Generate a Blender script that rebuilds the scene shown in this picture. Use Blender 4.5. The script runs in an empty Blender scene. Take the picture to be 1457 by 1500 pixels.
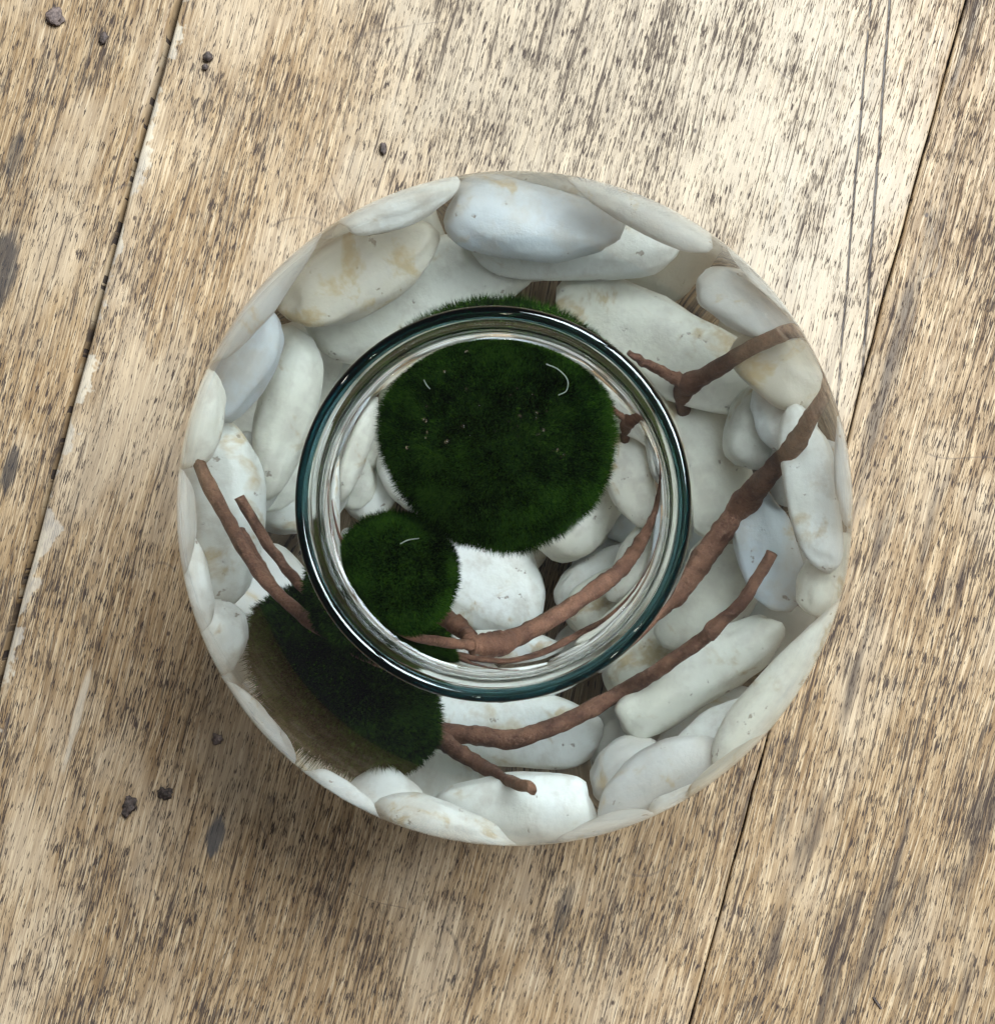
import bpy, bmesh, math, random
import numpy as np
from mathutils import Vector, Matrix, noise, Quaternion

random.seed(7); rng = np.random.default_rng(7)
sc = bpy.context.scene
COL = sc.collection

# ------------------------------------------------------------------ camera
cam = bpy.data.cameras.new('camera'); camo = bpy.data.objects.new('camera', cam); COL.objects.link(camo)
cam.sensor_fit = 'HORIZONTAL'; cam.sensor_width = 36.0; cam.lens = 36.0 * 2300.0 / 1457.0
cam.clip_start = 0.01; cam.clip_end = 50.0
camo.matrix_world = Matrix(((0.998, 0.0006, 0.0631, 0.0225), (0.0, 1.0, -0.009, -0.0048), (-0.0631, 0.009, 0.998, 0.515), (0, 0, 0, 1)))
sc.camera = camo

# ------------------------------------------------------------------ room light: a dim room, one big window, small ceiling lamps
world = bpy.data.worlds.new('World'); sc.world = world; world.use_nodes = True
bg = world.node_tree.nodes['Background']; bg.inputs[0].default_value = (0.90, 0.96, 1.0, 1); bg.inputs[1].default_value = 0.09
def area(name, loc, target, sx, sy, power, color, shape='RECTANGLE'):
    l = bpy.data.lights.new(name, 'AREA'); l.shape = shape; l.size = sx; l.size_y = sy; l.energy = power; l.color = color
    o = bpy.data.objects.new(name, l); COL.objects.link(o); o.location = loc
    o.rotation_euler = (Vector(target) - Vector(loc)).to_track_quat('-Z', 'Y').to_euler()
    return o
# three tall panes of one window, up and to the right of the bowl
for k in (-1, 0, 1):
    area('window_pane', (0.72 + 0.33 * k, 0.78 - 0.31 * k, 1.50), (0.33 * k * 0.9, -0.31 * k * 0.9, 0.05), 0.40, 0.90, 34.0, (0.83, 0.94, 1.0))
for lx, ly in ((-0.75, 0.55), (0.25, 1.1), (0.5, -0.75), (-0.2, -0.9)):
    area('ceiling_lamp', (lx, ly, 1.9), (lx, ly, 0), 0.05, 0.05, 0.9, (1.0, 0.86, 0.7), 'DISK')
vs = sc.view_settings; vs.view_transform = 'Standard'; vs.look = 'None'; vs.exposure = 0.3; vs.gamma = 1.0; vs.use_curve_mapping = False

cy = sc.cycles
cy.use_denoising = True; cy.denoiser = 'OPENIMAGEDENOISE'; cy.denoising_input_passes = 'RGB_ALBEDO_NORMAL'
cy.max_bounces = 24; cy.transmission_bounces = 24; cy.glossy_bounces = 8; cy.diffuse_bounces = 4; cy.transparent_max_bounces = 16
cy.caustics_refractive = True; cy.caustics_reflective = True; cy.blur_glossy = 0.6
cy.sample_clamp_indirect = 6.0; cy.use_adaptive_sampling = False

# ------------------------------------------------------------------ helpers
def mesh_obj(name, verts, faces, mat=None, parent=None, smooth=True):
    me = bpy.data.meshes.new(name)
    me.from_pydata([tuple(v) for v in verts], [], [tuple(f) for f in faces]); me.update()
    if smooth: me.polygons.foreach_set('use_smooth', [True] * len(me.polygons))
    if mat:
        for m in (mat if isinstance(mat, (list, tuple)) else [mat]): me.materials.append(m)
    o = bpy.data.objects.new(name, me); COL.objects.link(o)
    if parent: o.parent = parent
    return o
def empty(name, loc=(0, 0, 0)):
    o = bpy.data.objects.new(name, None); o.empty_display_size = 0.01; COL.objects.link(o); o.location = loc
    return o
def tag(o, label=None, cat=None, group=None, kind=None):
    if label: o['label'] = label
    if cat: o['category'] = cat
    if group: o['group'] = group
    if kind: o['kind'] = kind
    return o
class NT:
    """small node-tree writer"""
    def __init__(self, name):
        self.m = bpy.data.materials.new(name); self.m.use_nodes = True
        self.t = self.m.node_tree; self.t.nodes.clear()
        self.out = self.t.nodes.new('ShaderNodeOutputMaterial')
    def n(self, typ, **kw):
        nd = self.t.nodes.new(typ)
        for k, v in kw.items(): setattr(nd, k, v)
        return nd
    def put(self, sock, v):
        if isinstance(v, bpy.types.NodeSocket): self.t.links.new(v, sock)
        elif v is not None: sock.default_value = v
    def math(self, op, a, b=None, c=None, clamp=False):
        nd = self.n('ShaderNodeMath', operation=op, use_clamp=clamp)
        for s, v in zip(nd.inputs, (a, b, c)): self.put(s, v)
        return nd.outputs[0]
    def vmath(self, op, a, b=None):
        nd = self.n('ShaderNodeVectorMath', operation=op)
        self.put(nd.inputs[0], a); self.put(nd.inputs[1], b)
        return nd.outputs[0]
    def noise(self, vec, scale=1.0, detail=3.0, rough=0.55, dist=0.0, col=False):
        nd = self.n('ShaderNodeTexNoise'); self.put(nd.inputs['Vector'], vec)
        nd.inputs['Scale'].default_value = scale; nd.inputs['Detail'].default_value = detail
        nd.inputs['Roughness'].default_value = rough; nd.inputs['Distortion'].default_value = dist
        return nd.outputs['Color' if col else 'Fac']
    def step(self, v, lo, hi, a=0.0, b=1.0):
        nd = self.n('ShaderNodeMapRange', interpolation_type='SMOOTHSTEP'); self.put(nd.inputs[0], v)
        for k, x in zip((1, 2, 3, 4), (lo, hi, a, b)): self.put(nd.inputs[k], x)
        return nd.outputs[0]
    def mix(self, f, a, b, mode='MIX'):
        nd = self.n('ShaderNodeMix', data_type='RGBA', blend_type=mode)
        self.put(nd.inputs['Factor'], f)
        self.put(nd.inputs[6], a if not isinstance(a, tuple) else (*a, 1)); self.put(nd.inputs[7], b if not isinstance(b, tuple) else (*b, 1))
        return nd.outputs[2]
    def bump(self, h, strength, dist, normal=None):
        nd = self.n('ShaderNodeBump'); self.put(nd.inputs['Height'], h); nd.inputs['Strength'].default_value = strength
        nd.inputs['Distance'].default_value = dist; self.put(nd.inputs['Normal'], normal)
        return nd.outputs[0]
    def scale(self, vec, s):
        return self.vmath('MULTIPLY', vec, s)
    def principled(self, **kw):
        b = self.n('ShaderNodeBsdfPrincipled')
        for k, v in kw.items():
            s = b.inputs[k.replace('_', ' ')]
            self.put(s, (*v, 1) if isinstance(v, tuple) and len(v) == 3 and s.type == 'RGBA' else v)
        self.t.links.new(b.outputs[0], self.out.inputs[0]); return b
    def obj(self): return self.n('ShaderNodeTexCoord').outputs['Object']
    def xyz(self, v):
        nd = self.n('ShaderNodeSeparateXYZ'); self.put(nd.inputs[0], v); return nd.outputs
    def comb(self, x, y, z=0.0):
        nd = self.n('ShaderNodeCombineXYZ')
        for s, v in zip(nd.inputs, (x, y, z)): self.put(s, v)
        return nd.outputs[0]

# ------------------------------------------------------------------ wood
ANG = math.radians(75.05)                     # direction of the grain on the table
GX = Vector((math.sin(ANG), -math.cos(ANG), 0)); GY = Vector((math.cos(ANG), math.sin(ANG), 0))
def loc2(p): v = Vector((p[0], p[1], 0)); return (v.dot(GX), v.dot(GY))
SEAM1 = 0.5 * (loc2((-0.1167, 0.1709))[0] + loc2((-0.1771, -0.0515))[0])
SEAM2 = 0.5 * (loc2((0.1407, 0.1655))[0] + loc2((0.0536, -0.1667))[0])
def wood_material(name, warm, streak, pale, cracks, blobs=(), lip=None):
    w = NT(name); info = w.n('ShaderNodeObjectInfo')
    o = w.obj(); ox, oy, oz = w.xyz(o)
    seedv = w.vmath('SCALE', info.outputs['Location']); seedv = w.comb(warm * 37.1, streak * 91.7, pale * 53.3)
    base = w.vmath('ADD', o, seedv)
    # the fibres wander a little
    wob = w.noise(w.scale(base, (22.0, 7.0, 1.0)), 1.0, 2.0)
    wob2 = w.noise(w.scale(base, (130.0, 40.0, 1.0)), 1.0, 2.0)
    u = w.math('ADD', ox, w.math('ADD', w.math('MULTIPLY', w.math('SUBTRACT', wob, 0.5), 0.007), w.math('MULTIPLY', w.math('SUBTRACT', wob2, 0.5), 0.0012)))
    g = w.vmath('ADD', w.comb(u, oy, 0.0), seedv)
    fib = w.noise(w.scale(g, (2300.0, 60.0, 1.0)), 1.0, 2.0, 0.6)
    fib2 = w.noise(w.scale(g, (620.0, 26.0, 1.0)), 1.0, 3.0, 0.6)
    por = w.noise(w.scale(g, (2300.0, 190.0, 1.0)), 1.0, 2.0, 0.6)
    por2 = w.noise(w.scale(w.vmath('ADD', g, (3.3, 1.7, 0.0)), (1150.0, 120.0, 1.0)), 1.0, 3.0, 0.65)
    band = w.noise(w.scale(g, (95.0, 11.0, 1.0) if streak > 0.5 else (150.0, 11.0, 1.0)), 1.0, 4.0, 0.65)
    patch = w.noise(w.scale(base, (26.0, 13.0, 1.0)), 1.0, 4.0, 0.6)
    patch2 = w.noise(w.scale(w.vmath('ADD', base, (9.1, 4.2, 0.0)), (60.0, 30.0, 1.0)), 1.0, 5.0, 0.65)
    worn = w.step(w.math('ADD', patch, pale), 0.46, 0.66)
    dirt = w.step(patch2, 0.40, 0.68)
    # colours
    c = w.mix(w.step(fib2, 0.36, 0.66), (0.235, 0.150, 0.082), (0.44, 0.315, 0.195))
    c = w.mix(w.step(fib, 0.38, 0.56), w.mix(0.55, c, (0.165, 0.105, 0.062)), c)
    c = w.mix(w.math('MULTIPLY', w.step(fib, 0.53, 0.68), 0.55), c, (0.60, 0.485, 0.35))
    c = w.mix(w.math('MULTIPLY', worn, 0.42), c, (0.50, 0.405, 0.305))
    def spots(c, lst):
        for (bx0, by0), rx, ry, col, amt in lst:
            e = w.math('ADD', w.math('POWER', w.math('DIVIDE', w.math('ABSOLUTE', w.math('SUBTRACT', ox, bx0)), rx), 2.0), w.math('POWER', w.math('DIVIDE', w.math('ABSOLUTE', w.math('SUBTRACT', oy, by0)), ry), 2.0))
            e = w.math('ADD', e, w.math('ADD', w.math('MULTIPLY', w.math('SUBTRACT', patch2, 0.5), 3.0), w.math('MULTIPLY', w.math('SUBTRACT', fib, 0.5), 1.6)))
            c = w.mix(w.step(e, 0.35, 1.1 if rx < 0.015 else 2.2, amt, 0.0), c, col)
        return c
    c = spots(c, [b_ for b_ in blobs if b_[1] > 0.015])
    dens = w.math('SUBTRACT', 0.594, w.math('MULTIPLY', dirt, 0.065))
    dens = w.math('ADD', dens, w.math('MULTIPLY', worn, 0.045))
    p1 = w.step(w.math('SUBTRACT', por, dens), -0.008, 0.024)
    p2 = w.step(w.math('SUBTRACT', por2, w.math('ADD', dens, 0.01)), -0.01, 0.05)
    lng = w.noise(w.scale(w.vmath('ADD', g, (5.1, 2.9, 0.0)), (1250.0, 17.0, 1.0)), 1.0, 3.0, 0.6)
    p3 = w.math('MULTIPLY', w.step(w.math('SUBTRACT', lng, dens), 0.0, 0.06), 0.85)
    p1 = w.math('MAXIMUM', p1, p3)
    pores = w.math('MAXIMUM', p1, w.math('MULTIPLY', p2, 0.7))
    bandm = w.math('MULTIPLY', w.step(band, 0.53, 0.66), streak)
    c = w.mix(bandm, c, w.mix(0.75, c, (0.06, 0.045, 0.038), 'MIX'))
    c = w.mix(w.math('MULTIPLY', pores, 0.92), c, (0.036, 0.026, 0.025))
    # blue-black ingrained stains, pale rubs, flecks
    st = w.noise(w.scale(w.vmath('ADD', base, (21.0, 8.0, 0.0)), (48.0, 17.0, 1.0)), 1.0, 5.0, 0.62)
    stm = w.math('MULTIPLY', w.step(st, 0.655, 0.76), w.step(fib, 0.25, 0.6, 0.55, 1.0))
    c = w.mix(w.math('MULTIPLY', stm, 0.75), c, (0.052, 0.048, 0.055))
    vor = w.n('ShaderNodeTexVoronoi'); w.put(vor.inputs['Vector'], w.scale(base, (150.0, 110.0, 1.0))); vor.inputs['Scale'].default_value = 1.0
    vs_ = w.xyz(vor.outputs['Color'])
    fleck = w.math('MULTIPLY', w.step(vor.outputs['Distance'], 0.05, 0.13, 1.0, 0.0), w.math('GREATER_THAN', vs_[0], 0.80))
    c = w.mix(w.math('MULTIPLY', fleck, 0.85), c, (0.045, 0.03, 0.026))
    # hair scratches in odd directions
    sn = w.noise(w.scale(w.vmath('ADD', base, (2.0, 31.0, 0.0)), (17.0, 12.0, 1.0)), 1.0, 0.6, 0.4)
    scr = w.math('MULTIPLY', w.step(w.math('ABSOLUTE', w.math('SUBTRACT', sn, 0.5)), 0.0006, 0.0024, 1.0, 0.0), w.step(w.noise(w.scale(base, (40.0, 40.0, 1.0)), 1.0, 2.0), 0.50, 0.58))
    c = w.mix(w.math('MULTIPLY', scr, 0.4), c, (0.07, 0.055, 0.05))
    c = spots(c, [b_ for b_ in blobs if b_[1] <= 0.015])
    if lip is not None:      # the rubbed pale edge of a board
        wn = w.noise(w.scale(base, (60.0, 60.0, 1.0)), 1.0, 4.0, 0.65)
        lm = w.step(w.math('SUBTRACT', w.math('SUBTRACT', ox, lip), w.math('MULTIPLY', w.math('SUBTRACT', wn, 0.42), 0.030)), -0.0005, 0.001, 1.0, 0.0)
        c = w.mix(w.math('MULTIPLY', lm, 0.6), c, w.mix(w.step(patch2, 0.4, 0.6), (0.60, 0.53, 0.43), (0.42, 0.37, 0.32)))
    crk = None
    for (ax, ay), (bx_, by_), y0, y1, wd in cracks:
        slope = (bx_ - ax) / (by_ - ay)
        line = w.math('ADD', w.math('MULTIPLY', w.math('SUBTRACT', oy, ay), slope), ax)
        jit = w.math('MULTIPLY', w.math('SUBTRACT', w.noise(w.comb(0.0, w.math('MULTIPLY', oy, 70.0), ax * 50), 1.0, 3.0), 0.5), 0.0010)
        d = w.math('ABSOLUTE', w.math('SUBTRACT', w.math('SUBTRACT', ox, line), jit))
        m_ = w.step(d, wd * 0.35, wd, 1.0, 0.0)
        m_ = w.math('MULTIPLY', m_, w.math('MULTIPLY', w.step(oy, y0, y0 + 0.02), w.step(oy, y1 - 0.02, y1, 1.0, 0.0)))
        m_ = w.math('MULTIPLY', m_, w.step(w.noise(w.comb(0.0, w.math('MULTIPLY', oy, 120.0), by_ * 40), 1.0, 2.0), 0.32, 0.46, 0.35, 1.0))
        crk = m_ if crk is None else w.math('MAXIMUM', crk, m_)
    if crk is not None: c = w.mix(w.math('MULTIPLY', crk, 0.92), c, (0.04, 0.03, 0.028))
    hsv = w.n('ShaderNodeHueSaturation'); w.put(hsv.inputs['Color'], c); hsv.inputs['Saturation'].default_value = 0.98 + 0.12 * warm; hsv.inputs['Value'].default_value = {0.9: 0.80, 0.75: 0.88}.get(warm, 0.84); hsv.inputs['Hue'].default_value = 0.499
    hgt = w.math('SUBTRACT', w.math('MULTIPLY', fib, 0.35), pores)
    if crk is not None: hgt = w.math('SUBTRACT', hgt, w.math('MULTIPLY', crk, 1.5))
    nrm = w.bump(hgt, 0.5, 0.0004)
    rough = w.math('ADD', w.step(pores, 0.0, 1.0, 0.38, 0.9), w.math('MULTIPLY', patch2, 0.12))
    w.principled(Base_Color=hsv.outputs[0], Roughness=rough, Normal=nrm, Specular_IOR_Level=0.2)
    return w.m
CR = [(loc2((0.1113, 0.1661)), loc2((0.1023, 0.0596)), -0.02, 0.22, 0.00055), (loc2((0.1174, 0.166)), loc2((0.1089, 0.0507)), -0.06, 0.22, 0.0007),
      (loc2((0.1000, 0.0300)), loc2((0.0955, -0.02)), -0.05, 0.06, 0.0005)]
INK = (0.030, 0.029, 0.033)
BL = [(loc2((-0.1766, 0.0818)), 0.006, 0.016, INK, 0.8), (loc2((-0.1737, 0.0142)), 0.003, 0.010, INK, 0.8), (loc2((-0.173, 0.118)), 0.003, 0.012, INK, 0.6)]
BC = [(loc2((-0.1034, -0.1065)), 0.003, 0.008, (0.07, 0.07, 0.075), 0.85), (loc2((-0.1513, -0.0706)), 0.0016, 0.018, (0.50, 0.42, 0.33), 0.7), (loc2((0.0112, -0.1321)), 0.003, 0.012, INK, 0.55),
      (loc2((0.035, 0.15)), 0.075, 0.075, (0.40, 0.345, 0.275), 0.5), (loc2((0.09, 0.06)), 0.02, 0.06, (0.42, 0.36, 0.29), 0.4)]  # first patch: pale wear plus window sheen painted into the wood colour
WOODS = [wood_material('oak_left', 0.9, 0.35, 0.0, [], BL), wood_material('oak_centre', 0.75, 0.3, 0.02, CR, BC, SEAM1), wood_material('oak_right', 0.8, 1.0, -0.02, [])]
table = tag(empty('table_top', (0, 0, -0.0003)), 'worn oak table top of wide boards with dark pores', None, None, 'structure')
def plank(x0, x1, mat, seed, ztop, er=1.0, el=1.0, lr=1.0):
    """a board along local Y with slightly wandering, rounded edges"""
    ny = 160; ys = np.linspace(-1.0, 1.0, ny); prof = [(0, -0.022), (0, -0.0022), (0.0004, -0.0008), (0.0013, -0.0001), (0.003, 0.0)]
    vs_, fs = [], []
    for i, y in enumerate(ys):
        dl = 0.0006 * noise.noise((seed, y * 18, 0)) + 0.0004 * noise.noise((seed, y * 90, 5)); dr = 0.0006 * noise.noise((seed + 9, y * 18, 0)) + 0.0004 * noise.noise((seed + 9, y * 90, 5))
        dl *= el; dr *= el
        row = [(x0 + dl + a * lr, y, ztop + b * (lr if b > -0.01 else 1)) for a, b in prof] + [(x1 + dr - a * er, y, ztop + b * (er if b > -0.01 else 1)) for a, b in reversed(prof)]
        vs_ += row
    n = 10
    for i in range(ny - 1):
        for j in range(n - 1):
            a = i * n + j; fs.append((a, a + 1, a + n + 1, a + n))
        fs.append((i * n + n - 1, i * n, (i + 1) * n, (i + 1) * n + n - 1))
    fs.append(tuple(reversed(range(n)))); fs.append(tuple(range((ny - 1) * n, ny * n)))
    me_o = mesh_obj('plank', vs_, fs, mat, table, smooth=True)
    bm = bmesh.new(); bm.from_mesh(me_o.data); bmesh.ops.recalc_face_normals(bm, faces=bm.faces); bm.to_mesh(me_o.data); bm.free()
    me_o.rotation_euler = (0, 0, ANG - math.pi / 2)
    return me_o
GAP = 0.0008
for k_ in range(1, 4): plank(SEAM1 - 0.26 * (k_ + 1) + GAP, SEAM1 - 0.26 * k_ - GAP, WOODS[k_ % 2 * 2], 20.0 + k_, 0.0001)
for k_ in range(1, 3): plank(SEAM2 + 0.26 * k_ + GAP, SEAM2 + 0.26 * (k_ + 1) - GAP, WOODS[0], 30.0 + k_, 0.0)
plank(SEAM1 - 0.26, SEAM1 - GAP, WOODS[0], 1.3, 0.0002)
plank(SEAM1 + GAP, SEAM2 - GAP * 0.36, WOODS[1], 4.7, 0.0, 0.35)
plank(SEAM2 + GAP * 0.36, SEAM2 + 0.26, WOODS[2], 4.7 + 9, 0.0, 1.0, 1.0, 0.35)

# ------------------------------------------------------------------ glass bowl and water
def catmull(pts, k=8):
    P = [np.array(p, float) for p in pts]; P = [2 * P[0] - P[1]] + P + [2 * P[-1] - P[-2]]; out = []
    for i in range(1, len(P) - 2):
        for t in np.linspace(0, 1, k, endpoint=False):
            a, b, c, d = P[i - 1], P[i], P[i + 1], P[i + 2]
            out.append(0.5 * (2 * b + (c - a) * t + (2 * a - 5 * b + 4 * c - d) * t * t + (3 * b - a - 3 * c + d) * t ** 3))
    out.append(P[-2]); return out
def lathe(prof, seg=192, close_first=False, close_last=False):
    vs_, fs = [], []
    ids = []
    for (r, z) in prof:
        if r < 1e-6: ids.append([len(vs_)]); vs_.append((0, 0, z))
        else:
            ids.append(list(range(len(vs_), len(vs_) + seg)))
            vs_ += [(r * math.cos(2 * math.pi * k / seg), r * math.sin(2 * math.pi * k / seg), z) for k in range(seg)]
    for a, b in zip(ids[:-1], ids[1:]):
        for k in range(seg):
            k2 = (k + 1) % seg
            if len(a) == 1: fs.append((a[0], b[k2], b[k]))
            elif len(b) == 1: fs.append((a[k], a[k2], b[0]))
            else: fs.append((a[k], a[k2], b[k2], b[k]))
    return vs_, fs
ZE, RO, RI = 0.088, 0.09, 0.0875
def arc(R, z0, z1, n, zc=ZE):
    a0, a1 = math.asin((z0 - zc) / R), math.asin((z1 - zc) / R)
    return [(R * math.cos(a), zc + R * math.sin(a)) for a in np.linspace(a0, a1, n)]
ZWAT = 0.1703
# outside, from the middle of the base up to the rim (normals outwards)
outer = [(0, 0.0016), (0.010, 0.0014), (0.018, 0.0006), (0.022, 0.0)] + arc(RO, 0.0035, 0.1678, 70)
outer += catmull([(outer[-1][0], outer[-1][1]), (0.0396, 0.1702), (0.0388, 0.1724), (0.0391, 0.1745), (0.0401, 0.1764), (0.0414, 0.1777)], 8)[1:]
RIMJ_O = outer[-1]
inner_neck = catmull([(0.0399, 0.1784), (0.0388, 0.1766), (0.0379, 0.1746), (0.0375, 0.1724), (0.0377, ZWAT + 0.0004)], 6)
RIMJ_I = inner_neck[0]
RC, RZ, RT = 0.0412, 0.1789, 0.0014
ga = []
a0 = math.atan2(RIMJ_O[1] - RZ, RIMJ_O[0] - RC); a1 = math.atan2(RIMJ_I[1] - RZ, RIMJ_I[0] - RC) 
if a1 < a0: a1 += 2 * math.pi
ga = [(RC + RT * math.cos(a), RZ + RT * math.sin(a)) for a in np.linspace(a0, a1, 22)]
ga[0] = RIMJ_O; ga[-1] = RIMJ_I
def glass(name, col, ior, rough=0.0):
    m = NT(name); gnode = m.n('ShaderNodeBsdfGlass', distribution='GGX'); gnode.inputs['Color'].default_value = (*col, 1)
    gnode.inputs['Roughness'].default_value = rough; gnode.inputs['IOR'].default_value = ior
    m.t.links.new(gnode.outputs[0], m.out.inputs[0]); return m.m
G_WALL = glass('clear_glass', (0.975, 0.99, 0.985), 1.5)
_r = NT('green_edge_glass'); _r.principled(Base_Color=(0.012, 0.060, 0.075), Roughness=0.0, IOR=1.5, Transmission_Weight=1.0); G_RIM = _r.m
G_INT = glass('water_against_glass', (1, 1, 1), 1.333 / 1.5)
G_TOP = glass('water_surface', (1, 1, 1), 1.333)
bowl = tag(empty('glass_bowl'), 'round clear glass bowl filled with water on the oak table', 'bowl')
v, f = lathe(outer); mesh_obj('wall', v, f, G_WALL, bowl)
v, f = lathe(inner_neck); mesh_obj('neck', v, f, G_WALL, bowl)
v, f = lathe(ga); mesh_obj('rim', v, f, G_RIM, bowl)
inner = [(0, 0.0048), (0.012, 0.0048), (0.020, 0.0044)] + arc(RI, 0.0055, 0.1655, 70)
inner += catmull([inner[-1], (0.0395, 0.1667), (0.0385, 0.1685), (0.0377, ZWAT + 0.0004)], 5)[1:]
men = [(r, ZWAT - 0.0011 + 0.0011 * math.exp(-(0.0377 - r) / 0.0008)) for r in [0.0377 - 0.00025 * k for k in range(1, 22)] + [0.031, 0.028, 0.02, 0.01, 0]]
v, f = lathe(inner + men)
water = mesh_obj('water', v, f, [G_INT, G_TOP])
nside = (len(inner) - 1) * 192
for i, p in enumerate(water.data.polygons): p.material_index = 0 if i < nside else 1
tag(water, 'clear water filling the round bowl up to its neck', 'water', None, 'stuff')

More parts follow.
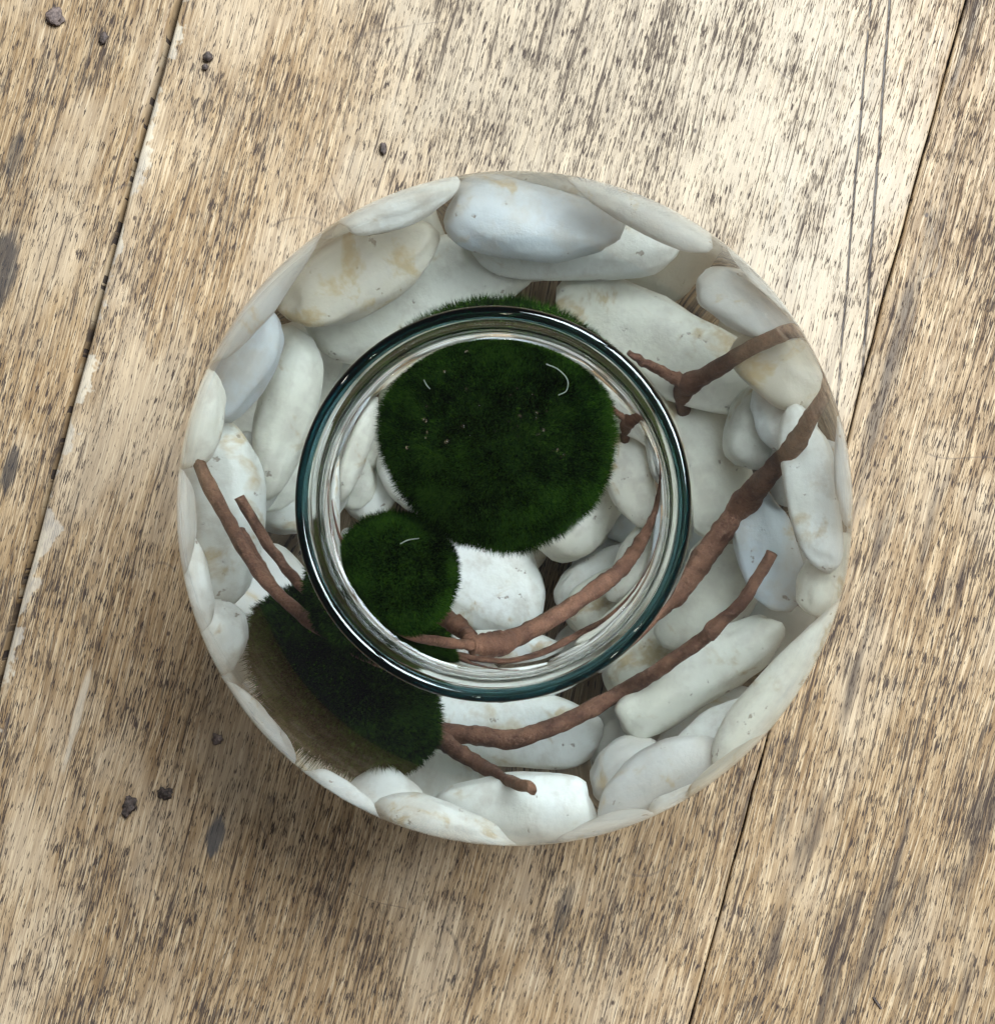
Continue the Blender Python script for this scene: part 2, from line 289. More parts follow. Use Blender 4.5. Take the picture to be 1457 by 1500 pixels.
# ------------------------------------------------------------------ pebbles
PEBBLES = [
    ((0.0138, 0.0042, 0.0226), (0.625, 0.781, 0.0), (0.0, 0.0, 1.0), (0.0188, 0.018, 0.009), 'cream', 'big round cream pebble under the edge of the largest moss ball'),
    ((-0.0269, 0.0162, 0.0225), (0.931, -0.359, -0.073), (0.068, -0.026, 0.997), (0.0138, 0.017, 0.0075), 'white', 'broad white pebble hidden mostly under the largest moss ball'),
    ((-0.0111, -0.0187, 0.0148), (0.71, -0.703, 0.05), (-0.036, 0.036, 0.999), (0.0198, 0.016, 0.007), 'white', 'bright white rounded pebble between the two floating moss balls and the twig'),
    ((-0.0453, 0.0059, 0.0164), (0.787, -0.616, 0.0), (0.0, 0.0, 1.0), (0.0089, 0.0095, 0.006), 'white', 'white pebble seen through the mouth next to the small moss ball'),
    ((0.0305, 0.0184, 0.0177), (-0.274, -0.957, 0.092), (0.025, 0.088, 0.996), (0.0109, 0.0075, 0.0055), 'white', 'small white pebble next to the broken forked twig end'),
    ((0.0339, -0.0036, 0.0194), (0.078, -0.985, -0.154), (0.012, -0.153, 0.988), (0.0065, 0.009, 0.006), 'blue', 'small bluish pebble at the foot of the big round cream one'),
    ((0.0255, -0.0214, 0.0194), (0.947, 0.314, 0.063), (-0.06, -0.02, 0.998), (0.0159, 0.0095, 0.006), 'white', 'white pebble under the stem of the long twig in the bowl mouth'),
    ((0.0197, -0.0405, 0.0147), (0.872, 0.489, 0.0), (0.0, 0.0, 1.0), (0.0103, 0.0085, 0.0055), 'grey', 'grey pebble under the thin curved twig in the bowl mouth'),
    ((0.0024, 0.0542, 0.0615), (0.994, -0.113, 0.0), (0.048, 0.419, 0.907), (0.0169, 0.006, 0.005), 'blue', 'pale blue-grey pebble lying across a white one beyond the largest moss ball'),
    ((0.0084, 0.0489, 0.0497), (0.997, -0.072, 0.0), (0.018, 0.257, 0.966), (0.0196, 0.0055, 0.0045), 'white', 'white pebble half covered by the blue-grey one, its blunt end showing'),
    ((0.0253, 0.0606, 0.0747), (0.906, -0.423, 0.0), (0.073, 0.157, 0.985), (0.0153, 0.0065, 0.0045), 'grey', 'greyish pebble squeezed against the glass next to the blue-grey one'),
    ((-0.0239, 0.0609, 0.071), (0.926, 0.377, 0.0), (-0.065, 0.161, 0.985), (0.0131, 0.0065, 0.0045), 'white', 'white pebble against the glass between the blue-grey and the tan pebble'),
    ((-0.0302, 0.0444, 0.0577), (0.867, 0.499, 0.0), (-0.249, 0.432, 0.867), (0.0161, 0.006, 0.004), 'tan', 'tan pebble with a brown scar leaning on the long cream pebble'),
    ((-0.0194, 0.0406, 0.0439), (0.944, 0.329, 0.0), (-0.028, 0.082, 0.996), (0.0213, 0.0085, 0.0055), 'cream', 'long cream pebble partly under the largest moss ball, beside the tan one'),
    ((-0.0522, 0.0443, 0.0768), (0.625, 0.781, 0.0), (-0.136, 0.108, 0.985), (0.0173, 0.0075, 0.0045), 'grey', 'grey pebble flat against the glass behind the tan pebble'),
    ((-0.0515, 0.0274, 0.0617), (0.432, 0.902, 0.0), (-0.308, 0.148, 0.94), (0.0111, 0.00475, 0.004), 'blue', 'narrow bluish pebble standing between the tan pebble and the glass'),
    ((-0.0454, 0.0177, 0.05), (0.268, 0.963, 0.0), (-0.328, 0.091, 0.94), (0.0161, 0.0045, 0.0045), 'cream', 'slender cream pebble standing upright beside the long cream one'),
    ((-0.055, -0.0003, 0.0558), (0.029, -1.0, 0.0), (-0.422, -0.012, 0.906), (0.0171, 0.00575, 0.0045), 'white', 'tall white pebble behind the two parallel ends of the long twig'),
    ((-0.0643, 0.0186, 0.0791), (-0.224, -0.975, 0.0), (-0.169, 0.039, 0.985), (0.0111, 0.0065, 0.004), 'cream', 'small cream pebble at the glass above the tip of the long twig'),
    ((-0.0664, -0.0129, 0.077), (0.244, -0.97, 0.0), (-0.168, -0.042, 0.985), (0.0121, 0.006, 0.004), 'white', 'thin white pebble against the glass next to the sunken moss ball'),
    ((-0.0592, -0.0246, 0.0734), (0.162, -0.987, 0.0), (-0.248, -0.041, 0.968), (0.0076, 0.0065, 0.0045), 'white', 'small white pebble peeping out beside the sunken moss ball near the twig ends'),
    ((-0.0257, -0.0547, 0.0612), (0.951, -0.309, 0.0), (-0.053, -0.164, 0.985), (0.007, 0.006, 0.0045), 'white', 'small white pebble tucked under the sunken moss ball near the twig spur'),
    ((-0.0372, -0.0598, 0.0785), (0.836, -0.549, 0.0), (-0.095, -0.145, 0.985), (0.0094, 0.0065, 0.004), 'white', 'thin white pebble at the glass outside the sunken moss ball'),
    ((-0.0137, -0.0632, 0.073), (0.943, -0.333, 0.0), (-0.057, -0.162, 0.985), (0.0138, 0.006, 0.0045), 'white', 'long white pebble at the glass beside the one under the twig spur'),
    ((-0.0013, -0.0558, 0.0573), (1.0, -0.022, 0.0), (-0.007, -0.342, 0.94), (0.0162, 0.006, 0.005), 'white', 'broad white pebble with a dirty edge under the tip of the twig spur'),
    ((-0.0053, -0.0403, 0.0347), (0.999, -0.054, 0.0), (-0.009, -0.173, 0.985), (0.0193, 0.006, 0.004), 'white', 'wide white pebble crossed by the thin curved twig'),
    ((0.0323, -0.0308, 0.0475), (0.82, 0.572, 0.0), (0.237, -0.339, 0.91), (0.0179, 0.00525, 0.0045), 'cream', 'plump cream pebble beneath the broken end of the thin curved twig'),
    ((0.0517, -0.0336, 0.0649), (0.634, 0.773, 0.0), (0.325, -0.266, 0.907), (0.022, 0.00525, 0.0045), 'cream', 'long cream pebble with a brown seam lying along the glass'),
    ((0.0269, -0.0507, 0.0612), (0.878, 0.478, 0.0), (0.083, -0.152, 0.985), (0.0144, 0.00525, 0.0045), 'grey', 'greyish pebble between the broad white pebble and the long one at the glass'),
    ((0.0182, -0.069, 0.078), (0.961, 0.277, 0.0), (0.048, -0.167, 0.985), (0.0121, 0.007, 0.004), 'grey', 'thin grey pebble at the glass under the broad white pebble'),
    ((0.0565, 0.0039, 0.0672), (0.173, -0.985, 0.0), (0.335, 0.059, 0.94), (0.0161, 0.00475, 0.004), 'white', 'clean white oval pebble at the glass, beyond the long twig'),
    ((0.0455, -0.0075, 0.0494), (0.188, -0.982, 0.0), (0.313, 0.06, 0.948), (0.0113, 0.00525, 0.0045), 'blue', 'bluish pebble between the white oval pebble and the twig end'),
    ((0.0238, 0.0317, 0.0456), (0.87, -0.494, 0.0), (0.085, 0.149, 0.985), (0.0216, 0.008, 0.005), 'stain', 'large cream pebble with yellow stains beside the largest moss ball'),
    ((0.0326, 0.0103, 0.0394), (0.339, -0.941, 0.0), (0.082, 0.03, 0.996), (0.0169, 0.0085, 0.005), 'stain', 'large cream pebble with rusty spots under the stem of the long twig'),
    ((0.0449, 0.0396, 0.0693), (0.903, -0.43, 0.0), (0.101, 0.212, 0.972), (0.0112, 0.0055, 0.0045), 'grey', 'grey pebble at the glass above the bend of the long twig'),
    ((0.0486, 0.0265, 0.0613), (0.751, -0.661, 0.0), (0.159, 0.181, 0.971), (0.0097, 0.0055, 0.0045), 'tan', 'dull tan pebble under the bend of the long twig'),
    ((0.0443, 0.0157, 0.0493), (-0.056, -0.998, 0.0), (0.156, -0.009, 0.988), (0.0082, 0.006, 0.005), 'cream', 'small cream pebble between the two stained pebbles and the long twig'),
    ((0.0267, -0.0267, 0.0254), (0.796, 0.605, 0.0), (0.0, 0.0, 1.0), (0.0141, 0.009, 0.005), 'cream', 'tan pebble deep under the fork of the two twigs'),
    ((0.0338, -0.0158, 0.0374), (-0.522, -0.853, 0.0), (0.147, -0.09, 0.985), (0.0131, 0.007, 0.0045), 'cream', 'long cream pebble curving along the rim under the long twig stem'),
    ((0.0502, 0.0072, 0.0514), (-0.136, -0.991, 0.0), (0.245, -0.034, 0.969), (0.0064, 0.0045, 0.004), 'grey', 'small grey pebble between the white oval pebble and the twig stem'),
    ((0.0363, -0.0426, 0.0532), (0.837, 0.547, 0.0), (0.14, -0.215, 0.967), (0.011, 0.00475, 0.004), 'white', 'narrow white pebble between the plump cream one and the long one at the glass'),
    ((-0.0319, 0.0422, 0.0498), (0.884, 0.468, 0.0), (-0.158, 0.298, 0.941), (0.0102, 0.0045, 0.004), 'white', 'narrow white pebble between the tan pebble and the long cream one'),
    ((0.0485, 0.0183, 0.0554), (0.369, -0.929, 0.0), (0.24, 0.096, 0.966), (0.007, 0.0045, 0.004), 'white', 'narrow white pebble beside the small cream one near the twig bend'),
    ((0.0186, -0.0477, 0.0474), (0.926, 0.378, 0.0), (0.066, -0.161, 0.985), (0.0076, 0.0045, 0.004), 'grey', 'small grey pebble between the wide white pebble and the plump cream one'),
    ((-0.051, 0.0066, 0.0479), (-0.158, -0.987, 0.0), (-0.255, 0.041, 0.966), (0.0078, 0.0045, 0.004), 'white', 'narrow white pebble between the slender cream one and the tall white one'),
    ((-0.053, -0.044, 0.0789), (0.613, -0.79, 0.0), (-0.137, -0.106, 0.985), (0.0104, 0.0055, 0.004), 'grey', 'grey pebble sliver at the glass outside the sunken moss ball'),
    ((0.0447, -0.0539, 0.0763), (0.786, 0.618, 0.0), (0.107, -0.136, 0.985), (0.0108, 0.0055, 0.004), 'tan', 'brownish pebble at the glass beside the long cream one'),
    ((0.0705, 0.0079, 0.0803), (0.011, -1.0, 0.0), (0.173, 0.002, 0.985), (0.0114, 0.0055, 0.004), 'grey', 'thin grey pebble at the glass outside the white oval pebble'),
    ((-0.0694, -0.0033, 0.0809), (-0.032, -1.0, -0.0), (-0.173, 0.005, 0.985), (0.0111, 0.0055, 0.004), 'grey', 'thin grey pebble at the glass outside the tall white pebble'),
    ((0.0336, -0.0603, 0.0723), (0.929, 0.37, 0.0), (0.064, -0.16, 0.985), (0.0086, 0.0055, 0.004), 'white', 'small white pebble at the glass below the greyish pebble'),
    ((0.0527, 0.0486, 0.0783), (0.765, -0.644, 0.0), (0.111, 0.132, 0.985), (0.0104, 0.0055, 0.004), 'grey', 'thin grey pebble at the glass above the twig bend, outermost'),
    ((0.0577, -0.0121, 0.059), (0.46, 0.888, 0.0), (0.221, -0.114, 0.969), (0.0081, 0.005, 0.004), 'cream', 'cream pebble tucked between the white oval pebble and the long cream one'),
]
THREADS = {'t1': [[0.0108, 0.0329, 0.1445], [0.0136, 0.0316, 0.1445], [0.0157, 0.0292, 0.1445], [0.0155, 0.0267, 0.1445], [0.0136, 0.0256, 0.1445]], 't2': [[-0.0241, -0.009, 0.1355], [-0.0222, -0.0081, 0.1355], [-0.0196, -0.0077, 0.1355]], 't3': [[-0.018, 0.0296, 0.1415], [-0.0173, 0.0283, 0.1415], [-0.0165, 0.0274, 0.1415]]}
TWIG = {
    'main': [(-0.0098, -0.0356, 0.092), (-0.003, -0.0353, 0.088), (0.003, -0.0333, 0.081), (0.0144, -0.0272, 0.068), (0.0253, -0.0199, 0.056), (0.0303, -0.0152, 0.051), (0.0348, -0.0096, 0.0517), (0.0389, -0.0038, 0.0524), (0.0428, 0.0019, 0.0535), (0.0486, 0.0075, 0.063), (0.0546, 0.0129, 0.073), (0.0606, 0.0194, 0.082), (0.0694, 0.0297, 0.087), (0.0629, 0.0378, 0.083), (0.0484, 0.0329, 0.073), (0.0371, 0.027, 0.059), (0.0315, 0.0238, 0.052), (0.0303, 0.0185, 0.042)],
    'left': [(-0.009, -0.0354, 0.092), (-0.0131, -0.035, 0.096), (-0.021, -0.0335, 0.106), (-0.0295, -0.0313, 0.116), (-0.0349, -0.0276, 0.108), (-0.0428, -0.0225, 0.104), (-0.0512, -0.014, 0.096), (-0.0575, -0.0027, 0.086), (-0.0634, 0.0103, 0.08)],
    'left2': [(-0.0332, -0.0286, 0.106), (-0.0361, -0.0245, 0.088), (-0.0425, -0.0157, 0.074), (-0.0482, -0.0082, 0.069), (-0.0542, 0.0025, 0.069)],
    'stub': [(-0.009, -0.0354, 0.092), (-0.012, -0.0322, 0.086), (-0.0179, -0.0285, 0.078)],
    'tip': [(0.0315, 0.0246, 0.053), (0.0273, 0.027, 0.056), (0.021, 0.0308, 0.06)],
    'nub': [(0.0426, 0.0013, 0.0535), (0.0411, -0.0054, 0.045)],
    'lstub': [(-0.0491, -0.0159, 0.097), (-0.0551, -0.0044, 0.085)],
    'low': [(-0.027, -0.0384, 0.04), (-0.0194, -0.0411, 0.044), (-0.0103, -0.0428, 0.047), (-0.0011, -0.0433, 0.049), (0.0087, -0.0401, 0.049), (0.018, -0.0353, 0.048), (0.0266, -0.031, 0.056), (0.0346, -0.0257, 0.061), (0.0384, -0.0228, 0.063), (0.0446, -0.0162, 0.066), (0.0494, -0.0085, 0.068)],
    'spur': [(-0.0181, -0.0417, 0.045), (-0.0134, -0.045, 0.05), (-0.0066, -0.0494, 0.056), (0.0028, -0.0549, 0.072)],
}

def pebble_material():
    w = NT('white_pebble'); info = w.n('ShaderNodeObjectInfo'); o = w.obj()
    seed = w.math('MULTIPLY', info.outputs['Random'], 37.0)
    b = w.vmath('ADD', o, w.comb(seed, seed, seed))
    n1 = w.noise(b, 55.0, 4.0, 0.6); n2 = w.noise(b, 170.0, 5.0, 0.65); n3 = w.noise(b, 700.0, 4.0, 0.6)
    c = w.mix(w.step(n1, 0.35, 0.68), w.mix(1.0, info.outputs['Color'], (0.90, 0.885, 0.84), 'MULTIPLY'), info.outputs['Color'])
    c = w.mix(w.math('MULTIPLY', w.step(n2, 0.44, 0.68), 0.5), c, (0.48, 0.44, 0.38))
    sm = w.math('MULTIPLY', w.step(w.math('ADD', w.noise(b, 95.0, 4.0, 0.62, 0.4), w.math('MULTIPLY', info.outputs['Alpha'], 0.06)), 0.585, 0.70), w.step(n3, 0.3, 0.6, 0.6, 1.0))
    c = w.mix(w.math('MULTIPLY', sm, 0.75), c, (0.42, 0.30, 0.14))
    pit = w.math('MULTIPLY', w.step(w.noise(b, 330.0, 3.0, 0.6), 0.665, 0.72), 0.7)
    c = w.mix(pit, c, (0.20, 0.15, 0.11))
    c = w.mix(w.math('MULTIPLY', w.step(n3, 0.5, 0.8), 0.15), c, (0.5, 0.47, 0.42))
    nr = w.bump(w.math('SUBTRACT', w.math('ADD', n2, w.math('MULTIPLY', n3, 0.35)), pit), 0.22, 0.0014)
    w.principled(Base_Color=c, Roughness=0.36, Normal=nr, Specular_IOR_Level=0.3, Subsurface_Weight=0.0)
    return w.m
M_PEB = pebble_material()
TINT = {'white': (0.77, 0.785, 0.755), 'cream': (0.75, 0.745, 0.665), 'blue': (0.58, 0.625, 0.655), 'grey': (0.53, 0.525, 0.50), 'tan': (0.55, 0.51, 0.42), 'stain': (0.74, 0.725, 0.635)}
_bm = bmesh.new(); bmesh.ops.create_icosphere(_bm, subdivisions=4, radius=1.0)
ICO = np.array([v.co[:] for v in _bm.verts]); ICOF = [tuple(v.index for v in f.verts) for f in _bm.faces]; _bm.free()
def pebble(c, mj, nn, h, tint, label, group='white pebbles in the glass bowl', seed=0):
    r = random.Random(seed)
    p = ICO.copy()
    q = np.sign(p) * np.abs(p) ** 0.92
    q /= np.maximum(1e-9, (np.abs(q) ** 2.25).sum(1) ** (1 / 2.25))[:, None]
    tp, bd = r.uniform(-0.22, 0.22), r.uniform(-0.12, 0.12)
    q[:, 1] *= 1 + tp * q[:, 0]; q[:, 2] *= 1 + 0.5 * tp * q[:, 0]; q[:, 1] += bd * (q[:, 0] ** 2 - 0.3); 
    off = Vector((r.uniform(0, 50), r.uniform(0, 50), r.uniform(0, 50)))
    dsp = np.array([noise.noise(Vector(x) * 1.1 + off) * 0.17 + noise.noise(Vector(x) * 2.4 + off) * 0.07 + noise.noise(Vector(x) * 6.0 + off) * 0.012 for x in p])
    q *= (1 + dsp)[:, None]
    q *= np.array(h)[None, :]
    o = mesh_obj('pebble', q, ICOF, M_PEB)
    X = Vector(mj).normalized(); Z = Vector(nn); Z = (Z - X * Z.dot(X)).normalized(); Y = Z.cross(X)
    o.matrix_world = Matrix.Translation(c) @ Matrix((X, Y, Z)).transposed().to_4x4()
    t = TINT[tint]; k = r.uniform(0.96, 1.03); o.color = (t[0] * k, t[1] * k, t[2] * k, 1.0 if tint in ('stain', 'tan') else r.choice((0.0, 0.0, 0.3)))
    return tag(o, label, 'pebble', group)
for i, (c, mj, nn, h, t, lab) in enumerate(PEBBLES):
    pebble(c, mj, nn, h, t, lab, seed=100 + i)

# a lower layer the upper stones rest on
GAPS = [(0.012, -0.042), (0.0265, 0.038), (0.0415, 0.0134), (0.0078, -0.0315), (0.0375, 0.0063)]
def floor_z(r): return ZE - math.sqrt(max(1e-9, RI * RI - r * r)) if r > 0.022 else 0.0048
low = random.Random(5); placed = []
for ring_r, cnt in ((0.010, 3), (0.030, 8), (0.052, 13), (0.068, 17), (0.078, 19)):
    for k in range(cnt):
        a = 2 * math.pi * (k + low.uniform(-0.25, 0.25)) / cnt + ring_r * 40; r = ring_r + low.uniform(-0.003, 0.003)
        x, y = r * math.cos(a), r * math.sin(a)
        if min(math.hypot(x - gx, y - gy) for gx, gy in GAPS) < 0.0115: continue
        h = (low.uniform(0.011, 0.014), low.uniform(0.007, 0.0085), low.uniform(0.0045, 0.0055))
        nx = -math.cos(a) * min(0.8, r / RI); ny = -math.sin(a) * min(0.8, r / RI); nz = math.sqrt(1 - nx * nx - ny * ny)
        t = Vector((-math.sin(a), math.cos(a), 0)); t.rotate(Quaternion((nx, ny, nz), low.uniform(-0.7, 0.7)))
        zc = floor_z(r); c = Vector((x, y, zc)) + Vector((nx, ny, nz)) * (h[2] + 0.0015)
        pebble(c, t, (nx, ny, nz), h, low.choice(('white', 'grey', 'cream', 'tan')), 'smooth pale pebble in the bottom layer under the other stones', seed=500 + int(ring_r * 1000) * 20 + k)

# ------------------------------------------------------------------ twig
def bark_material():
    w = NT('reddish_bark'); o = w.obj()
    n1 = w.noise(o, 160.0, 5.0, 0.65); n2 = w.noise(o, 1500.0, 5.0, 0.7)
    c = w.mix(w.step(n1, 0.35, 0.68), (0.085, 0.036, 0.022), (0.205, 0.100, 0.060))
    c = w.mix(w.math('MULTIPLY', w.step(n2, 0.52, 0.75), 0.55), c, (0.29, 0.18, 0.125))
    c = w.mix(w.math('MULTIPLY', w.step(n2, 0.48, 0.30), 0.7), c, (0.05, 0.022, 0.016))
    w.principled(Base_Color=c, Roughness=0.6, Normal=w.bump(w.math('ADD', w.math('MULTIPLY', n1, 0.3), n2), 0.8, 0.0007), Specular_IOR_Level=0.25)
    return w.m
M_BARK = bark_material()
def tube(name, pts, r0, r1, parent=None, seed=0, knots=(), jit=0.00045):
    P = catmull(pts, 16); n = len(P); k = 14; vs_, fs = [], []
    up = np.array([0.1, 0.2, 1.0]); T0 = None
    for i, p in enumerate(P):
        t = P[min(i + 1, n - 1)] - P[max(i - 1, 0)]; t = t / np.linalg.norm(t)
        a = np.cross(t, up); a /= np.linalg.norm(a); b = np.cross(t, a)
        s = i / (n - 1); r = r0 + (r1 - r0) * s
        r *= 1 + 0.13 * noise.noise((seed, i * 0.12, 0)) + 0.08 * noise.noise((seed, i * 0.4, 3))
        for kc, kw, kh in knots: r *= 1 + kh * math.exp(-((s - kc) / kw) ** 2)
        jx, jy = jit * noise.noise((seed + 5, s * 12, 1)), jit * noise.noise((seed + 5, s * 12, 8))
        for j in range(k):
            th = 2 * math.pi * j / k; rr = r * (1 + 0.14 * noise.noise((math.cos(th) * 1.6 + seed, math.sin(th) * 1.6, i * 0.35)) + 0.08 * noise.noise((math.cos(th) * 4 + seed, math.sin(th) * 4, i * 0.2)))
            vs_.append(p + a * (rr * math.cos(th) + jx) + b * (rr * math.sin(th) + jy))
    for i in range(n - 1):
        for j in range(k):
            fs.append((i * k + j, i * k + (j + 1) % k, (i + 1) * k + (j + 1) % k, (i + 1) * k + j))
    fs.append(tuple(reversed(range(k)))); fs.append(tuple(range((n - 1) * k, n * k)))
    return mesh_obj(name, vs_, fs, M_BARK, parent)
def twig_thing(key, label):
    return tag(empty('twig', TWIG[key][0]), label, 'twig', 'twigs in the bowl')
def tw(root, name, key, r0, r1, seed, knots=()):
    o = tube(name, TWIG[key], r0, r1, None, seed, knots); o.parent = root; o.matrix_parent_inverse = Matrix.Translation(root.location).inverted(); return o
twig = twig_thing('main', 'long reddish brown twig arching past the big moss ball with a forked broken end')
tw(twig, 'stem', 'main', 0.0026, 0.0014, 1, ((0.05, 0.03, 0.4), (0.47, 0.02, 0.35), (0.93, 0.03, 0.5)))
tw(twig, 'side_branch', 'left', 0.0014, 0.0015, 5, ((0.6, 0.02, 0.3),))
tw(twig, 'side_branch', 'left2', 0.0010, 0.0010, 6)
tw(twig, 'side_branch', 'tip', 0.0014, 0.0007, 7)
tw(twig, 'broken_stub', 'stub', 0.0020, 0.0026, 11)
tw(twig, 'broken_stub', 'nub', 0.0011, 0.0007, 8)
tw(twig, 'broken_stub', 'lstub', 0.0011, 0.0010, 9)
twig2 = twig_thing('low', 'thin curved brown twig lying low on the pebbles with one short spur')
tw(twig2, 'stem', 'low', 0.0018, 0.0011, 2, ((0.78, 0.03, 0.3),))
tw(twig2, 'side_branch', 'spur', 0.0016, 0.0010, 3)

# ------------------------------------------------------------------ moss balls
def moss_material(name, lo, hi):
    w = NT(name); o = w.obj()
    n1 = w.noise(o, 120.0, 3.0, 0.6); n2 = w.noise(o, 1400.0, 2.0, 0.6)
    c = w.mix(w.step(w.math('ADD', w.math('MULTIPLY', n1, 0.5), w.math('MULTIPLY', n2, 0.5)), 0.38, 0.62), lo, hi)
    d = w.n('ShaderNodeBsdfDiffuse'); w.put(d.inputs['Color'], c)
    t = w.n('ShaderNodeBsdfTranslucent'); w.put(t.inputs['Color'], c)
    m = w.n('ShaderNodeMixShader'); m.inputs[0].default_value = 0.35
    w.t.links.new(d.outputs[0], m.inputs[1]); w.t.links.new(t.outputs[0], m.inputs[2]); w.t.links.new(m.outputs[0], w.out.inputs[0])
    return w.m
M_MOSS = moss_material('moss', (0.0035, 0.0105, 0.0014), (0.032, 0.080, 0.007))
def moss_ball(loc, rad, nstr, length, label, seed, squash=(1, 1, 1), cut=False):
    rg = np.random.default_rng(seed)
    root = tag(empty('moss_ball', loc), label, 'moss ball', 'moss balls in the bowl')
    off = Vector((seed * 3.1, seed * 1.7, 0)); sq = np.array(squash)
    def surf(d):
        k = np.array([1 + 0.05 * noise.noise(Vector(x) * 1.7 + off) + 0.03 * noise.noise(Vector(x) * 4.5 + off) for x in d])
        if cut: k = k * (1 - 0.10 * np.clip(d @ np.array((-0.75, -0.66, 0.0)), 0, 1) ** 4)
        return d * k[:, None] * rad * sq
    core = surf(ICO) * ((rad - length * 0.55) / rad)
    mesh_obj('core', core, ICOF, M_MOSS, root)
    d = rg.normal(size=(nstr, 3)); d /= np.linalg.norm(d, axis=1)[:, None]
    base = surf(d) * ((rad - length * 0.75) / rad)
    comb = np.array([noise.noise_vector(Vector(x) * 3.0 + off)[:] for x in d]) * 0.7
    dirs = d + comb + rg.normal(size=(nstr, 3)) * 0.30; dirs /= np.linalg.norm(dirs, axis=1)[:, None]
    L = length * rg.uniform(0.55, 1.15, nstr)[:, None]
    side = np.cross(dirs, rg.normal(size=(nstr, 3))); side /= np.linalg.norm(side, axis=1)[:, None]
    wd = 0.00012
    mid = base + dirs * L * 0.55; bend = rg.normal(size=(nstr, 3)) * 0.22; d2 = dirs + bend; d2 /= np.linalg.norm(d2, axis=1)[:, None]
    tip = mid + d2 * L * 0.5
    V = np.stack([base - side * wd, base + side * wd, mid + side * wd * 0.8, mid - side * wd * 0.8, tip], 1).reshape(-1, 3)
    F = []
    for i in range(nstr): a = 5 * i; F.append((a, a + 1, a + 2, a + 3)); F.append((a + 3, a + 2, a + 4))
    tag(mesh_obj('fuzz', V, F, M_MOSS, root, smooth=False), kind='stuff')
    return root
def glint_bubbles(root, spots, seed):
    rg = random.Random(seed); me = None
    for d, r in spots:
        o = mesh_obj('glint_bubble', ICO3 * 1.0, ICO3F, M_AIR, root) if me is None else bpy.data.objects.new('glint_bubble', me)
        if me is None: me = o.data
        else: COL.objects.link(o); o.parent = root
        o.location = d; o.scale = (r, r, r)
_bm = bmesh.new(); bmesh.ops.create_icosphere(_bm, subdivisions=3, radius=1.0)
ICO3 = np.array([v.co[:] for v in _bm.verts]); ICO3F = [tuple(v.index for v in f.verts) for f in _bm.faces]; _bm.free()
M_AIR = glass('air_in_water', (1, 1, 1), 1 / 1.333)
big = moss_ball((-0.0019, 0.0163, 0.122), 0.0284, 90000, 0.0046, 'largest dark green moss ball floating under the bowl mouth', 1, (1.02, 0.97, 0.85), True)
_rb = random.Random(4); _sp = []
for cx, cy, n in ((-0.016, 0.002, 9), (0.008, 0.004, 16), (-0.004, 0.010, 6), (0.013, -0.004, 5)):
    for _ in range(n):
        x, y = cx + _rb.gauss(0, 0.0035), cy + _rb.gauss(0, 0.004); h = 0.0246 * math.sqrt(max(0.0, 1 - (x / 0.0296) ** 2 - (y / 0.0281) ** 2))
        _sp.append(((x, y, h + 0.0004), _rb.uniform(0.00022, 0.00055)))
glint_bubbles(big, _sp, 4)  # air bubbles added on the ball to give its water glints
moss_ball((-0.0271, -0.0167, 0.118), 0.0158, 40000, 0.0034, 'small round dark green moss ball floating beside the largest one', 2)
m3 = moss_ball((0.0465 * math.cos(math.radians(224)), 0.0465 * math.sin(math.radians(224)), 0.0600), 0.0205, 52000, 0.0032, 'green moss ball sunk on the pebbles against the bowl wall', 3, (0.56, 1.06, 0.80))
m3.rotation_euler = (0, 0, math.radians(224))

# pale threads on the moss; the hooked one is added for a bright reflection
_t = NT('pale_fibre'); _t.principled(Base_Color=(0.24, 0.28, 0.22), Roughness=0.4); M_THREAD = _t.m
for key, lab in (('t1', 'pale hooked thread added for the curved reflection over the largest moss ball'), ('t2', 'short pale thread on the small floating moss ball'), ('t3', 'tiny pale fleck near the rim of the largest moss ball')):
    o = tube('thread', THREADS[key], 0.00015, 0.00011, None, 21, (), 0.0); o.data.materials[0] = M_THREAD; tag(o, lab, 'thread')

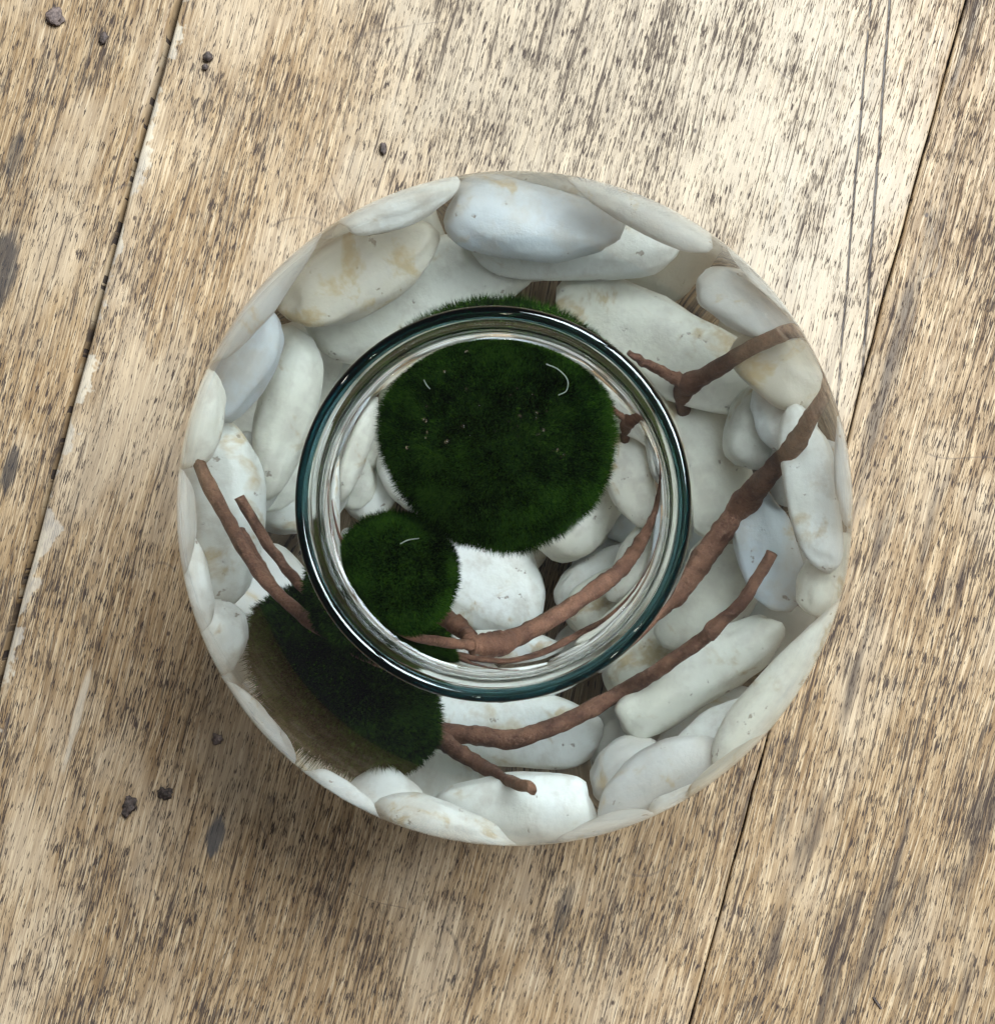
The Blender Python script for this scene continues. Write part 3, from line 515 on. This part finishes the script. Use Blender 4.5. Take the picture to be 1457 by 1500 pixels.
# ------------------------------------------------------------------ crumbs on the table
def crumb_material(name, a, b):
    w = NT(name); n = w.noise(w.obj(), 900.0, 4.0, 0.65)
    w.principled(Base_Color=w.mix(w.step(n, 0.35, 0.65), a, b), Roughness=0.75, Normal=w.bump(n, 0.6, 0.0006)); return w.m
M_CRUMB = crumb_material('dark_crumb', (0.020, 0.013, 0.010), (0.075, 0.050, 0.042)); M_CRUMB2 = crumb_material('brown_crumb', (0.06, 0.04, 0.035), (0.15, 0.105, 0.09))
def crumb(xy, r, seed, label, mat=M_CRUMB, rot=0.0, rough=0.45):
    off = Vector((seed * 1.9, seed * 0.7, 3.0))
    k = np.array([1 + rough * noise.noise(Vector(x) * 1.6 + off) + 0.5 * rough * noise.noise(Vector(x) * 4.0 + off) for x in ICO3])
    q = ICO3 * k[:, None] * np.array(r)[None, :]
    o = mesh_obj('crumb', q, ICO3F, mat); o.rotation_euler = (0, 0, rot); o.location = (xy[0], xy[1], -q[:, 2].min() * 0.85 - 0.0003)
    return tag(o, label, 'crumb', 'crumbs on the table')
crumb((-0.1583, 0.1661), (0.0029, 0.0031, 0.0014), 1, 'largest crumb, brown and flat, on the board beyond the dark seam', M_CRUMB2)
crumb((-0.1420, 0.1584), (0.0013, 0.0022, 0.0009), 2, 'dark crumb beside the largest brown crumb', rot=-0.3)
crumb((-0.1065, 0.1515), (0.0017, 0.0016, 0.0015), 3, 'round black crumb touching a smaller black grain', rough=0.2)
crumb((-0.1076, 0.1482), (0.0011, 0.0011, 0.0010), 4, 'smaller black grain touching a round black crumb', rough=0.2)
crumb((-0.0478, 0.1201), (0.0012, 0.0021, 0.0010), 5, 'single dark oval crumb on the wide board near the bowl', rough=0.25)
crumb((-0.1328, -0.0978), (0.0019, 0.0030, 0.0011), 6, 'ragged dark crumb, long one of a pair', rough=0.9, rot=-0.3)
crumb((-0.1208, -0.0936), (0.0024, 0.0018, 0.0011), 7, 'ragged dark crumb, wide one of a pair', rough=0.9)
crumb((-0.1029, -0.0755), (0.0019, 0.0017, 0.0010), 8, 'small brown crumb lying close to the bowl by the sunken moss ball', M_CRUMB2, rough=0.8)
sp = mesh_obj('splinter', *(lambda v, f: (v, f))([(x, y * (0.6 + 0.4 * math.cos(x * 700)), z) for x in (-0.0024, -0.001, 0.0008, 0.0022) for y, z in ((-0.00045, 0), (0.00045, 0), (0.00035, 0.0006), (-0.0003, 0.0007))],
    [(4 * i + j, 4 * i + (j + 1) % 4, 4 * i + 4 + (j + 1) % 4, 4 * i + 4 + j) for i in range(3) for j in range(4)] + [(3, 2, 1, 0), (12, 13, 14, 15)]), M_CRUMB, None, False)
sp.location = (0.1128, -0.1589, -0.0003); sp.rotation_euler = (0, 0, -0.95); tag(sp, 'short black splinter lying on the streaky board', 'splinter')
